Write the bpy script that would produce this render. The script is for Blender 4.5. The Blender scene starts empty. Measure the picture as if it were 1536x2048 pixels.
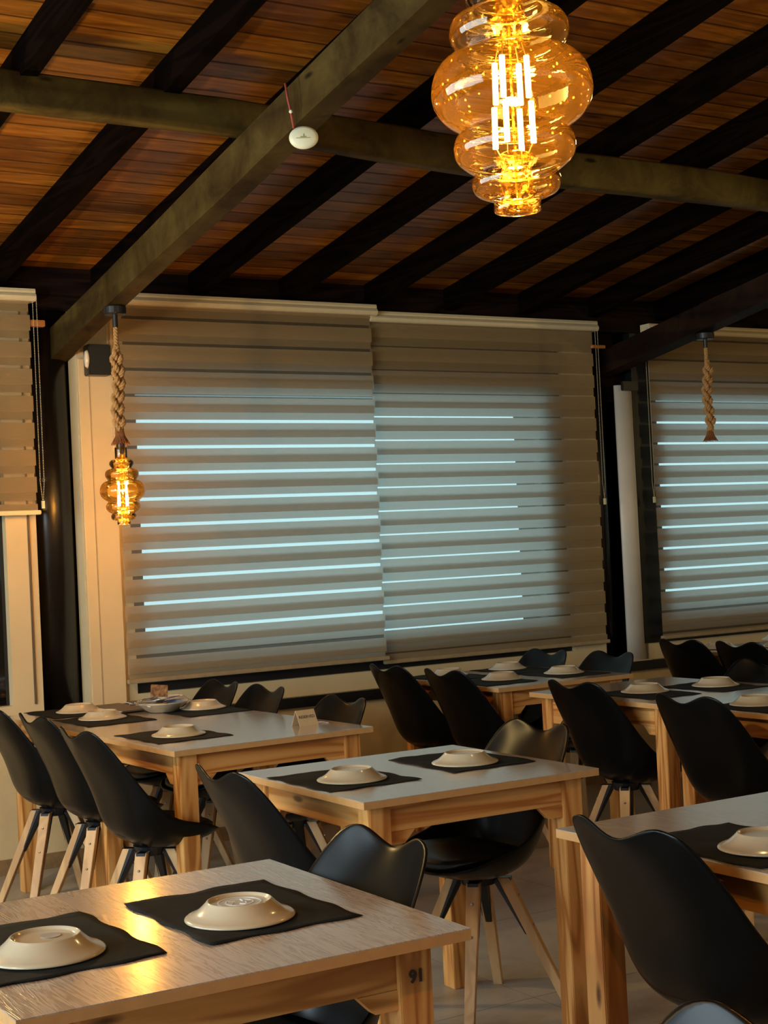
import bpy, bmesh, math, random
from mathutils import Vector, Matrix
random.seed(7)
S = bpy.context.scene
COL = S.collection
PI = math.pi

# ------------------------------------------------------------------ camera
F_PX, YAW, PITCH, ROLL, CAM_H = 3045.68, math.radians(31.673), math.radians(1.304), math.radians(-2.781), 1.4032
fw = Vector((math.sin(YAW)*math.cos(PITCH), math.cos(YAW)*math.cos(PITCH), math.sin(PITCH)))
r0 = Vector((math.cos(YAW), -math.sin(YAW), 0)); u0 = r0.cross(fw)
c_, s_ = math.cos(ROLL), math.sin(ROLL)
rt = c_*r0 + s_*u0; up = -s_*r0 + c_*u0
cd = bpy.data.cameras.new('camera'); cam = bpy.data.objects.new('camera', cd); COL.objects.link(cam)
cd.sensor_fit = 'VERTICAL'; cd.sensor_height = 36; cd.sensor_width = 27; cd.lens = 36*F_PX/2048
cd.clip_start = .05
m = Matrix((rt, up, -fw)).transposed().to_4x4(); m.translation = Vector((0, 0, CAM_H)); cam.matrix_world = m
S.camera = cam

# ------------------------------------------------------------------ light
S.view_settings.view_transform = 'Standard'; S.view_settings.look = 'None'
S.view_settings.exposure = 0.9; S.view_settings.gamma = 1; S.view_settings.use_curve_mapping = False
W = bpy.data.worlds.new('dusk_sky'); S.world = W; W.use_nodes = True
W.node_tree.nodes['Background'].inputs[0].default_value = (.54, .79, .85, 1)
W.node_tree.nodes['Background'].inputs[1].default_value = .92

def area(name, loc, rot, sx, sy, e, col):
    l = bpy.data.lights.new(name, 'AREA'); l.shape = 'RECTANGLE'; l.size = sx; l.size_y = sy; l.energy = e; l.color = col
    o = bpy.data.objects.new(name, l); COL.objects.link(o); o.location = loc; o.rotation_euler = rot; return o
def point(name, loc, e, col=(1, .52, .16), r=.04):
    l = bpy.data.lights.new(name, 'POINT'); l.energy = e; l.color = col; l.shadow_soft_size = r
    o = bpy.data.objects.new(name, l); COL.objects.link(o); o.location = loc; return o
area('daylight_left', (-2.2, 3.2, 1.7), (0, -PI/2, 0), 1.5, 5.0, 150, (.70, .90, 1))
area('daylight_behind', (4.0, -2.3, 1.9), (PI/2, 0, 0), 6.0, 1.3, 7, (.8, .92, 1))
WARM = (1, .66, .24)
point('pendant_light_left', (.9, 5.2, 2.0), 36, WARM)
point('warm_fill_left_near', (-.4, 2.6, 2.1), 14, WARM)  # added warm fill for an assumed, unseen pendant; no fixture
point('warm_fill_right', (4.7, 1.9, 2.0), 13, WARM)  # added fill light at a guessed pendant position out of view
point('warm_fill_middle', (3.1, 3.2, 2.55), 6, WARM)  # added warm fill in mid-room, no pendant hangs here
point('warm_fill_far_right', (7.2, 4.4, 2.1), 12, WARM)  # added warm fill off to the right, its pendant only assumed

# ------------------------------------------------------------------ mesh helpers
def obj(name, bm, mat, parent=None, smooth=False, kind=None, bev=0):
    if bev:
        bmesh.ops.bevel(bm, geom=list(bm.edges), offset=bev, segments=2, affect='EDGES', clamp_overlap=True)
    me = bpy.data.meshes.new(name); bmesh.ops.recalc_face_normals(bm, faces=bm.faces); bm.to_mesh(me); bm.free()
    if smooth:
        for p in me.polygons: p.use_smooth = True
    me.materials.append(mat)
    o = bpy.data.objects.new(name, me); COL.objects.link(o); o.parent = parent
    if kind: o['kind'] = kind
    return o
def tag(o, label, cat, group=None):
    o['label'] = label; o['category'] = cat
    if group: o['group'] = group
    return o
def thing(name, label, cat, loc=(0, 0, 0), rz=0, group=None):
    o = bpy.data.objects.new(name, None); COL.objects.link(o); o.empty_display_size = .1
    o.location = loc; o.rotation_euler = (0, 0, rz); return tag(o, label, cat, group)
def box(bm, x0, x1, y0, y1, z0, z1, M=None):
    v = [bm.verts.new((x, y, z)) for x in (x0, x1) for y in (y0, y1) for z in (z0, z1)]
    if M:
        for q in v: q.co = M @ q.co
    for f in ((0,1,3,2),(4,6,7,5),(0,4,5,1),(2,3,7,6),(0,2,6,4),(1,5,7,3)): bm.faces.new([v[i] for i in f])
    return v
def B(*a, M=None):
    bm = bmesh.new(); box(bm, *a, M=M); return bm
def hexa(bm, P):   # 8 points: bottom 4 ccw, top 4 ccw
    v = [bm.verts.new(p) for p in P]
    for f in ((0,1,2,3),(4,5,6,7),(0,1,5,4),(1,2,6,5),(2,3,7,6),(3,0,4,7)): bm.faces.new([v[i] for i in f])
def prism(bm, pts, axis, a, b):   # pts 2D polygon extruded along axis
    def mk(p, t):
        return {'x': (t, p[0], p[1]), 'y': (p[0], t, p[1]), 'z': (p[0], p[1], t)}[axis]
    A = [bm.verts.new(mk(p, a)) for p in pts]; C = [bm.verts.new(mk(p, b)) for p in pts]
    bm.faces.new(A); bm.faces.new(C); n = len(pts)
    for i in range(n): bm.faces.new([A[i], A[(i+1) % n], C[(i+1) % n], C[i]])
def lathe(bm, prof, n=32, cx=0, cy=0, cap=True):
    rings = []
    for r, z in prof:
        if r < 1e-6: rings.append([bm.verts.new((cx, cy, z))])
        else: rings.append([bm.verts.new((cx+r*math.cos(2*PI*i/n), cy+r*math.sin(2*PI*i/n), z)) for i in range(n)])
    for a, b in zip(rings, rings[1:]):
        for i in range(n):
            j = (i+1) % n
            if len(a) == 1 and len(b) == 1: continue
            if len(a) == 1: bm.faces.new([a[0], b[j], b[i]])
            elif len(b) == 1: bm.faces.new([a[i], a[j], b[0]])
            else: bm.faces.new([a[i], a[j], b[j], b[i]])
    return bm
def tube(bm, pts, rad, n=8):
    pts = [Vector(p) for p in pts]; rings = []; prev = None
    for i, p in enumerate(pts):
        t = (pts[min(i+1, len(pts)-1)] - pts[max(i-1, 0)]).normalized()
        if prev is None:
            prev = t.orthogonal().normalized()
        nx = (prev - t*prev.dot(t)).normalized(); prev = nx; ny = t.cross(nx)
        r = rad[i] if isinstance(rad, (list, tuple)) else rad
        rings.append([bm.verts.new(p + r*(nx*math.cos(2*PI*k/n) + ny*math.sin(2*PI*k/n))) for k in range(n)])
    for a, b in zip(rings, rings[1:]):
        for k in range(n): bm.faces.new([a[k], a[(k+1) % n], b[(k+1) % n], b[k]])
    bm.faces.new(rings[0]); bm.faces.new(rings[-1]); return bm
def arch(pts, k=8):
    """smooth closed-free profile by catmull-rom"""
    out = []
    P = [Vector(p) for p in pts]
    for i in range(len(P)-1):
        a, b, c, d = P[max(i-1, 0)], P[i], P[i+1], P[min(i+2, len(P)-1)]
        for j in range(k):
            t = j/k
            out.append(.5*((2*b)+(-a+c)*t+(2*a-5*b+4*c-d)*t*t+(-a+3*b-3*c+d)*t**3))
    out.append(P[-1]); return out
def dup(o, parent=None):
    c = o.copy(); COL.objects.link(c)
    if parent: c.parent = parent
    for ch in o.children: dup(ch, c)
    return c

# ------------------------------------------------------------------ materials
class N:
    def __init__(s, name):
        s.m = bpy.data.materials.new(name); s.m.use_nodes = True; s.t = s.m.node_tree; s.b = s.t.nodes['Principled BSDF']
        s.out = s.t.nodes['Material Output']
    def n(s, typ, **k):
        q = s.t.nodes.new(typ)
        for a, v in k.items(): setattr(q, a, v)
        return q
    def l(s, a, b): s.t.links.new(a, b)
    def coords(s, scale, kind='Object', jitter=False):
        tc = s.n('ShaderNodeTexCoord'); mp = s.n('ShaderNodeMapping'); mp.inputs['Scale'].default_value = scale
        if jitter:
            oi = s.n('ShaderNodeObjectInfo'); ad = s.n('ShaderNodeVectorMath', operation='ADD')
            mu = s.n('ShaderNodeMath', operation='MULTIPLY'); mu.inputs[1].default_value = 37
            s.l(oi.outputs['Random'], mu.inputs[0]); s.l(mu.outputs[0], ad.inputs[1]); s.l(tc.outputs[kind], ad.inputs[0])
            s.l(ad.outputs[0], mp.inputs[0])
        else: s.l(tc.outputs[kind], mp.inputs[0])
        return mp.outputs[0]
    def noise(s, vec, sc, det=4, rough=.55, dist=0):
        q = s.n('ShaderNodeTexNoise'); q.inputs['Scale'].default_value = sc; q.inputs['Detail'].default_value = det
        q.inputs['Roughness'].default_value = rough; q.inputs['Distortion'].default_value = dist; s.l(vec, q.inputs['Vector']); return q.outputs['Fac']
    def ramp(s, fac, stops):
        q = s.n('ShaderNodeValToRGB'); e = q.color_ramp.elements
        while len(e) < len(stops): e.new(.5)
        for i, (p, c) in enumerate(stops): e[i].position = p; e[i].color = (*c, 1)
        s.l(fac, q.inputs[0]); return q.outputs[0]
    def mix(s, a, b, fac, mode='MIX'):
        q = s.n('ShaderNodeMix', data_type='RGBA', blend_type=mode)
        for i, v in ((6, a), (7, b)):
            if hasattr(v, 'links'): s.l(v, q.inputs[i])
            else: q.inputs[i].default_value = (*v, 1)
        if hasattr(fac, 'links'): s.l(fac, q.inputs[0])
        else: q.inputs[0].default_value = fac
        return q.outputs[2]
    def bump(s, h, st, dist=.002):
        q = s.n('ShaderNodeBump'); q.inputs['Strength'].default_value = st; q.inputs['Distance'].default_value = dist
        s.l(h, q.inputs['Height']); s.l(q.outputs[0], s.b.inputs['Normal'])
def plain(name, col, rough=.5, metal=0, var=.12, sc=30, bump=0, spec=.5, coat=0):
    q = N(name); v = q.coords((1, 1, 1)); f = q.noise(v, sc)
    q.l(q.ramp(f, [(.3, [c*(1-var) for c in col]), (.7, [min(1, c*(1+var)) for c in col])]), q.b.inputs['Base Color'])
    q.b.inputs['Roughness'].default_value = rough; q.b.inputs['Metallic'].default_value = metal
    q.b.inputs['Specular IOR Level'].default_value = spec; q.b.inputs['Coat Weight'].default_value = coat
    if bump: q.bump(f, bump)
    return q.m
def wood(name, axis, dark, mid, light, rough=.45, sc=1.0, knots=True, bump=.15, spec=.4, ring=38, mottle=False):
    q = N(name)
    s = {'x': (1.2, 14, 14), 'y': (14, 1.2, 14), 'z': (14, 14, 1.2)}[axis]
    v = q.coords([a*sc for a in s], jitter=True)
    big = q.noise(v, .62, 2, .45, 1.0)
    wv = q.n('ShaderNodeMath', operation='MULTIPLY'); wv.inputs[1].default_value = ring; q.l(big, wv.inputs[0])
    sn = q.n('ShaderNodeMath', operation='SINE'); q.l(wv.outputs[0], sn.inputs[0])
    fine = q.noise(v, 9, 5, .7)
    mr = q.n('ShaderNodeMapRange'); mr.inputs[1].default_value = -1; mr.inputs[2].default_value = 1; q.l(sn.outputs[0], mr.inputs[0])
    c1 = q.ramp(mr.outputs[0], [(.0, light), (.7, mid), (1, dark)])
    c2 = q.mix(c1, dark, q.ramp(fine, [(.5, (0, 0, 0)), (.85, (.35, .35, .35))]))
    if knots:
        kv = q.coords({'x': (2.5, 8, 8), 'y': (8, 2.5, 8), 'z': (8, 8, 2.5)}[axis], jitter=True)
        vo = q.n('ShaderNodeTexVoronoi'); vo.inputs['Scale'].default_value = 1.0; q.l(kv, vo.inputs['Vector'])
        k = q.ramp(vo.outputs['Distance'], [(.05, (1, 1, 1)), (.10, (0, 0, 0))])
        c2 = q.mix(c2, [d*.35 for d in dark], k)
    if mottle:
        mv = q.coords((3, 3, 3), jitter=True)
        c2 = q.mix(c2, q.ramp(q.noise(mv, 1.4, 5, .7, .5), [(.35, (.45, .38, .35)), (.65, (1.15, 1.15, 1.1))]), 1, 'MULTIPLY')
    q.l(c2, q.b.inputs['Base Color']); q.b.inputs['Roughness'].default_value = rough
    q.b.inputs['Specular IOR Level'].default_value = spec
    if bump: q.bump(fine, bump)
    return q.m
PD, PM, PL = (.36, .13, .026), (.54, .235, .060), (.64, .325, .098)
pine = {a: wood('pine_'+a, a, PD, PM, PL) for a in 'xyz'}
chair_wood = wood('beech_leg_wood', 'z', (.46, .26, .11), (.56, .33, .145), (.62, .385, .18), knots=False, sc=1.0, ring=14)
rafter_m = wood('dark_stained_rafter', 'y', (.0012, .0005, .0003), (.0022, .0008, .0005), (.004, .0016, .0007), rough=.85, knots=False, spec=.03)
beam_m = wood('olive_brown_beam', 'y', (.036, .021, .005), (.052, .033, .008), (.066, .043, .011), rough=.75, sc=.6, spec=.1, ring=12, mottle=True)
beam_dark_m = wood('maroon_dark_beam', 'y', (.010, .004, .002), (.018, .007, .003), (.026, .011, .005), rough=.75, sc=.6, spec=.1, ring=12, mottle=True)
log_m = wood('olive_brown_log', 'x', (.055, .034, .007), (.078, .052, .011), (.10, .068, .016), rough=.7, sc=.6, spec=.1, ring=12, mottle=True)
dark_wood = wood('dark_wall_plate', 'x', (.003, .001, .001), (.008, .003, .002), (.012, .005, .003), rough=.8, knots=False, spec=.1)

def deck_material():
    q = N('plank_ceiling_boards')
    tc = q.n('ShaderNodeTexCoord'); sp = q.n('ShaderNodeSeparateXYZ'); q.l(tc.outputs['Object'], sp.inputs[0])
    d = q.n('ShaderNodeMath', operation='DIVIDE'); d.inputs[1].default_value = .108; q.l(sp.outputs['Y'], d.inputs[0])
    fl = q.n('ShaderNodeMath', operation='FLOOR'); q.l(d.outputs[0], fl.inputs[0])
    fr = q.n('ShaderNodeMath', operation='FRACT'); q.l(d.outputs[0], fr.inputs[0])
    wn = q.n('ShaderNodeTexWhiteNoise', noise_dimensions='1D'); q.l(fl.outputs[0], wn.inputs['W'])
    # offset grain per board
    cb = q.n('ShaderNodeCombineXYZ'); sc = q.n('ShaderNodeMath', operation='MULTIPLY'); sc.inputs[1].default_value = 20
    q.l(wn.outputs['Value'], sc.inputs[0]); ax = q.n('ShaderNodeMath', operation='ADD'); q.l(sp.outputs['X'], ax.inputs[0]); q.l(sc.outputs[0], ax.inputs[1])
    q.l(ax.outputs[0], cb.inputs[0]); q.l(sp.outputs['Y'], cb.inputs[1]); q.l(sc.outputs[0], cb.inputs[2])
    mp = q.n('ShaderNodeMapping'); mp.inputs['Scale'].default_value = (1.6, 16, 1); q.l(cb.outputs[0], mp.inputs[0])
    g = q.noise(mp.outputs[0], 1.6, 4, .6, 1.2)
    c = q.ramp(g, [(.25, (.10, .032, .003)), (.5, (.24, .088, .009)), (.75, (.44, .19, .022))])
    c = q.mix(c, q.ramp(wn.outputs['Value'], [(0, (.5, .42, .4)), (1, (1.2, 1.15, 1.1))]), 1, 'MULTIPLY')
    # knots
    kv = q.n('ShaderNodeMapping'); kv.inputs['Scale'].default_value = (2.2, 9, 1); q.l(cb.outputs[0], kv.inputs[0])
    vo = q.n('ShaderNodeTexVoronoi'); vo.inputs['Scale'].default_value = 1; q.l(kv.outputs[0], vo.inputs['Vector'])
    c = q.mix(c, (.05, .015, .006), q.ramp(vo.outputs['Distance'], [(.05, (1, 1, 1)), (.14, (0, 0, 0))]))
    # duller brown patches from broad noise
    st = q.noise(tc.outputs['Object'], 1.1, 3)
    c = q.mix(c, (.10, .065, .028), q.ramp(st, [(.56, (0, 0, 0)), (.68, (.6, .6, .6))]))
    gr = q.ramp(fr.outputs[0], [(0, (.12, .1, .1)), (.07, (1, 1, 1)), (.93, (1, 1, 1)), (1, (.12, .1, .1))])
    c = q.mix(c, gr, 1, 'MULTIPLY')
    q.l(c, q.b.inputs['Base Color']); q.b.inputs['Roughness'].default_value = .42; q.b.inputs['Specular IOR Level'].default_value = .35
    q.bump(gr, .5, .004); return q.m
deck_m = deck_material()

def laminate():
    q = N('oak_laminate_tabletop')
    v = q.coords((26, 2.0, 26), jitter=True)
    n1 = q.noise(v, 1.3, 3, .5, 2.2)
    w = q.n('ShaderNodeMath', operation='MULTIPLY'); w.inputs[1].default_value = 34; q.l(n1, w.inputs[0])
    sn = q.n('ShaderNodeMath', operation='SINE'); q.l(w.outputs[0], sn.inputs[0])
    mr = q.n('ShaderNodeMapRange'); mr.inputs[1].default_value = -1; mr.inputs[2].default_value = 1; q.l(sn.outputs[0], mr.inputs[0])
    f = q.noise(v, 6, 4, .7)
    c = q.ramp(mr.outputs[0], [(0, (.46, .36, .275)), (.6, (.43, .33, .25)), (1, (.35, .25, .175))])
    c = q.mix(c, (.38, .27, .19), q.ramp(f, [(.5, (0, 0, 0)), (.8, (.3, .3, .3))]))
    q.l(c, q.b.inputs['Base Color'])
    q.b.inputs['Coat Weight'].default_value = 1; q.b.inputs['Coat Roughness'].default_value = .16; q.b.inputs['Roughness'].default_value = .26; q.b.inputs['Specular IOR Level'].default_value = .6
    q.bump(mr.outputs[0], .45, .0006); return q.m
lam_m = laminate()
edge_m = plain('beech_table_edging', (.50, .27, .10), .4, var=.08)

def tile_floor():
    q = N('greige_floor_tile')
    tc = q.n('ShaderNodeTexCoord'); sp = q.n('ShaderNodeSeparateXYZ'); q.l(tc.outputs['Object'], sp.inputs[0])
    def grid(out, off, per):
        a = q.n('ShaderNodeMath', operation='SUBTRACT'); a.inputs[1].default_value = off; q.l(out, a.inputs[0])
        d = q.n('ShaderNodeMath', operation='DIVIDE'); d.inputs[1].default_value = per; q.l(a.outputs[0], d.inputs[0])
        f = q.n('ShaderNodeMath', operation='FRACT'); q.l(d.outputs[0], f.inputs[0])
        fl = q.n('ShaderNodeMath', operation='FLOOR'); q.l(d.outputs[0], fl.inputs[0])
        e = .0022/per
        return q.ramp(f.outputs[0], [(0, (0, 0, 0)), (e, (0, 0, 0)), (e*1.6, (1, 1, 1))]), fl.outputs[0]
    gx, ix = grid(sp.outputs['X'], 2.80, .95); gy, iy = grid(sp.outputs['Y'], 3.80, .84)
    v = q.coords((1, 1, 1)); n1 = q.noise(v, 2.5, 6, .6, .6); n2 = q.noise(v, 60, 3)
    c = q.ramp(n1, [(.3, (.27, .225, .18)), (.7, (.40, .345, .28))])
    c = q.mix(c, (.20, .16, .12), q.ramp(n2, [(.5, (0, 0, 0)), (.8, (.35, .35, .35))]))
    g = q.mix(gx, gy, 1, 'MULTIPLY'); c = q.mix((.03, .022, .016), c, g)
    q.l(c, q.b.inputs['Base Color']); q.b.inputs['Roughness'].default_value = .38; q.bump(g, .4, .002); return q.m
floor_m = tile_floor()
cream_m = plain('cream_painted_plaster', (.58, .44, .235), .7, var=.10, sc=6, bump=.1)
upvc_m = plain('cream_window_frame', (.58, .46, .27), .45, var=.05, sc=4)
panel_m = plain('white_plastic_panel', (.62, .58, .50), .45, var=.06, sc=5)
black_frame_m = plain('black_window_sash', (.006, .007, .009), .35)
night_glass_m = plain('black_glazed_panel', (.003, .003, .004), .06, var=.05, spec=.6)
column_m = plain('gloss_dark_column_paint', (.006, .0045, .004), .28, var=.3, sc=3, spec=.6)
base_m = plain('brown_skirting_tile', (.24, .14, .06), .4, var=.2)
black_metal = plain('black_metal', (.01, .01, .011), .35, spec=.5)
bolt_m = plain('zinc_bolt', (.45, .4, .34), .3, metal=1)
fascia_m = plain('cream_blind_cassette', (.62, .52, .32), .4, var=.04)
shell_m = plain('black_polypropylene_shell', (.0010, .0013, .0016), .30, var=.15, sc=200, spec=.19)
pad_m = plain('black_leatherette_cushion', (.0035, .004, .0045), .42, var=.2, sc=120, bump=.06, spec=.4)
plate_m = plain('cream_glazed_stoneware', (.47, .39, .265), .16, var=.05, sc=12, spec=.5, coat=.4)
base_disc_m = plain('grey_base_disc', (.34, .31, .27), .3)
card_m = plain('kraft_card', (.55, .40, .22), .7, var=.06)
ink_m = plain('dark_ink', (.02, .012, .01), .6)
red_m = plain('red_cord', (.30, .045, .03), .7)
disc_m = plain('ivory_plastic', (.72, .70, .48), .4, var=.04)
rope_m = plain('jute_rope', (.38, .20, .065), .85, var=.45, sc=220, bump=.5)
tassel_m = plain('frayed_jute', (.24, .085, .025), .85, var=.5, sc=180, bump=.5)
menu_m = plain('grey_brown_menu_cover', (.10, .075, .055), .5)
steel_m = plain('steel_cutlery', (.7, .7, .72), .2, metal=1)
packet_b = plain('brown_printed_sachet', (.20, .10, .045), .35, var=.8, sc=60)
packet_w = plain('white_printed_sachet', (.62, .62, .64), .4, var=.4, sc=80)
packet_u = plain('blue_printed_sachet', (.14, .20, .40), .35, var=.6, sc=70)
copper_m = plain('varnished_batten', (.42, .16, .045), .35)

def cloth_m():
    q = N('black_placemat_cloth'); v = q.coords((1, 1, 1), jitter=True)
    n1 = q.noise(v, 9, 5, .65, .8); n2 = q.noise(v, 260, 2)
    c = q.ramp(n1, [(.35, (.0035, .004, .004)), (.7, (.014, .0155, .0145))])
    q.l(c, q.b.inputs['Base Color']); q.b.inputs['Roughness'].default_value = .8
    q.b.inputs['Specular IOR Level'].default_value = .15; q.bump(n2, .3, .001); return q.m
mat_m = cloth_m()

def fabric(name, op=True):
    q = N(name); v = q.coords((1.0, 1.0, 20)); n1 = q.noise(v, 16, 5, .7)
    v2 = q.coords((6, 6, 260)); n2 = q.noise(v2, 3, 3, .7)
    c = q.ramp(n1, [(.3, (.27, .185, .082)), (.7, (.43, .31, .165))])
    c = q.mix(c, (.25, .17, .08), q.ramp(n2, [(.45, (0, 0, 0)), (.75, (.5, .5, .5))]))
    q.l(c, q.b.inputs['Base Color']); q.b.inputs['Roughness'].default_value = .8; q.b.inputs['Specular IOR Level'].default_value = .2
    tr = q.n('ShaderNodeBsdfTranslucent'); tr.inputs[0].default_value = (.84, .82, .77, 1)
    mx = q.n('ShaderNodeMixShader'); mx.inputs[0].default_value = .46
    q.l(q.b.outputs[0], mx.inputs[1]); q.l(tr.outputs[0], mx.inputs[2])
    last = mx.outputs[0]
    if not op:
        tp = q.n('ShaderNodeBsdfTransparent'); tp.inputs[0].default_value = (.93, .93, .93, 1)
        m2 = q.n('ShaderNodeMixShader'); m2.inputs[0].default_value = .67
        q.l(last, m2.inputs[1]); q.l(tp.outputs[0], m2.inputs[2]); last = m2.outputs[0]
    q.l(last, q.out.inputs[0]); return q.m
taupe_bar_m = plain('taupe_bottom_rail', (.30, .22, .12), .6)
band_m = fabric('taupe_blind_band'); sheer_m = fabric('sheer_blind_mesh', False)

def glass_amber():
    q = N('amber_blown_glass')
    tp = q.n('ShaderNodeBsdfTransparent'); tp.inputs[0].default_value = (.97, .75, .34, 1)
    gl = q.n('ShaderNodeBsdfGlossy'); gl.inputs['Roughness'].default_value = .03; gl.inputs[0].default_value = (1, .93, .82, 1)
    tl = q.n('ShaderNodeBsdfTranslucent'); tl.inputs[0].default_value = (1, .50, .05, 1)
    fr = q.n('ShaderNodeFresnel'); fr.inputs[0].default_value = 1.5
    a = q.n('ShaderNodeMixShader'); a.inputs[0].default_value = .05
    v = q.coords((1, 1, 1)); vo = q.n('ShaderNodeTexVoronoi'); vo.inputs['Scale'].default_value = 95; q.l(v, vo.inputs['Vector'])
    seeds = q.ramp(vo.outputs['Distance'], [(.10, (.30, .30, .30)), (.16, (.008, .008, .008))]); q.l(seeds, a.inputs[0])
    q.l(tp.outputs[0], a.inputs[1]); q.l(tl.outputs[0], a.inputs[2])
    b = q.n('ShaderNodeMixShader'); q.l(fr.outputs[0], b.inputs[0]); q.l(a.outputs[0], b.inputs[1]); q.l(gl.outputs[0], b.inputs[2])
    bp = q.n('ShaderNodeBump'); bp.inputs['Strength'].default_value = .35; bp.inputs['Distance'].default_value = .0008
    q.l(q.noise(v, 60, 3), bp.inputs['Height']); q.l(bp.outputs[0], gl.inputs['Normal'])
    q.l(b.outputs[0], q.out.inputs[0]); return q.m
amber_m = glass_amber()
def clear_stem():
    q = N('clear_stem_glass')
    tp = q.n('ShaderNodeBsdfTransparent'); tp.inputs[0].default_value = (1, .86, .5, 1)
    gl = q.n('ShaderNodeBsdfGlossy'); gl.inputs['Roughness'].default_value = .08; gl.inputs[0].default_value = (1, .8, .4, 1)
    tl = q.n('ShaderNodeBsdfTranslucent'); tl.inputs[0].default_value = (1, .7, .2, 1)
    v = q.coords((1, 1, 1)); n1 = q.noise(v, 130, 3, .6)
    a = q.n('ShaderNodeMixShader'); q.l(q.ramp(n1, [(.50, (.03, .03, .03)), (.62, (.6, .6, .6))]), a.inputs[0]); q.l(tp.outputs[0], a.inputs[1])  # bright noise flecks imitate golden refracted glints
    g2 = q.n('ShaderNodeMixShader'); g2.inputs[0].default_value = .12; q.l(gl.outputs[0], g2.inputs[1]); q.l(tl.outputs[0], g2.inputs[2])
    q.l(g2.outputs[0], a.inputs[2]); q.l(a.outputs[0], q.out.inputs[0]); return q.m
stem_m = clear_stem()
def emit(name, col, st):
    q = N(name); e = q.n('ShaderNodeEmission'); e.inputs[0].default_value = (*col, 1); e.inputs[1].default_value = st
    q.l(e.outputs[0], q.out.inputs[0]); return q.m
fil_m = emit('glowing_led_filament', (1, .70, .26), 18)

# ------------------------------------------------------------------ setting
X0, X1, Y0, YW = -2.4, 10.5, -2.6, 6.84
obj('floor', B(X0, X1, Y0, 7.4, -.08, 0), floor_m, kind='structure')
SL, ZR = .155, 2.68                      # roof fall and rafter soffit height at the back wall
zr = lambda y, z=ZR, s=SL: z + s*(YW-y)
bm = bmesh.new(); ya, yb = Y0, 7.5
hexa(bm, [(X0, ya, zr(ya)+.117), (X1, ya, zr(ya)+.117), (X1, yb, zr(yb)+.117), (X0, yb, zr(yb)+.117),
          (X0, ya, zr(ya)+.2), (X1, ya, zr(ya)+.2), (X1, yb, zr(yb)+.2), (X0, yb, zr(yb)+.2)])
obj('ceiling', bm, deck_m, kind='structure')
obj('wall_left', B(X0-.1, X0, Y0, 7.4, 0, 4.4), cream_m, kind='structure')
obj('wall_right', B(X1, X1+.1, Y0, 7.4, 0, 4.4), cream_m, kind='structure')
obj('wall_front', B(X0, X1, Y0-.1, Y0, 0, 4.6), cream_m, kind='structure')

# back wall: low plaster wall, black sill, frames, dark plate above
wb = bmesh.new(); box(wb, X0, X1, YW, 7.4, 0, .61)
obj('wall_back', wb, cream_m, kind='structure')
obj('baseboard_back', B(X0, X1, YW-.012, YW, 0, .07), base_m, kind='structure')
obj('trim_1', B(X0, X1, YW-.03, YW+.14, .612, .664), black_frame_m, kind='structure', bev=.004)      # dark sill
obj('trim_2', B(X0, X1, 6.99, 7.08, 2.2, 3.05), dark_wood, kind='structure')     # dark board above the glazing
obj('trim_3', B(X0, X1, YW+.03, YW+.12, 2.60, 2.93), dark_wood, kind='structure')
def window(name, x0, x1, g0, g1, left=None, right=None, glazed=True, seam=None):
    """x0..x1 outer frame, g0..g1 clear glazing; left/right = where cream stiles end"""
    fr = bmesh.new()
    box(fr, x0, x1, YW+.02, YW+.12, .664, .757)
    if left: box(fr, x0, left, YW+.02, YW+.12, .757, 2.6)
    if right: box(fr, right, x1, YW+.02, YW+.12, .757, 2.6)
    o = obj(name, fr, upvc_m, kind='structure')
    a, b = left or x0, right or x1
    sb = bmesh.new()
    zb, zt = (.95, 2.2) if glazed else (.757, 2.6)
    if glazed:
        box(sb, a, b, YW+.05, YW+.11, .757, zb); box(sb, a, b, YW+.05, YW+.11, zt, 2.6)
        box(sb, a, g0, YW+.05, YW+.11, zb, zt); box(sb, g1, b, YW+.05, YW+.11, zb, zt)
        obj('sash', sb, black_frame_m, o)
        q = N('window_glass'); tp = q.n('ShaderNodeBsdfTransparent'); tp.inputs[0].default_value = (.92, .98, .98, 1)
        gl = q.n('ShaderNodeBsdfGlossy'); gl.inputs['Roughness'].default_value = .02; mx = q.n('ShaderNodeMixShader'); mx.inputs[0].default_value = .06
        q.l(tp.outputs[0], mx.inputs[1]); q.l(gl.outputs[0], mx.inputs[2]); q.l(mx.outputs[0], q.out.inputs[0])
        obj('pane', B(g0, g1, YW+.078, YW+.084, zb, zt), q.m, o)
    else:
        box(sb, a, b, YW+.07, YW+.09, zb, zt); obj('pane', sb, night_glass_m, o)
    if seam:
        obj('seam_strip', B(seam-.004, seam+.004, YW+.012, YW+.0205, .757, 2.58), plain('seam_shadow_gap', (.10, .07, .04), .6), o)
    return o
window('window_1', X0+.6, 2.335, 0, 0, right=2.19, glazed=False, seam=2.295)
window('window_2', 2.56, 5.70, 2.865, 5.31, left=2.80, right=5.47)
window('window_3', 6.02, 9.6, 6.20, 9.1)
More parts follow.
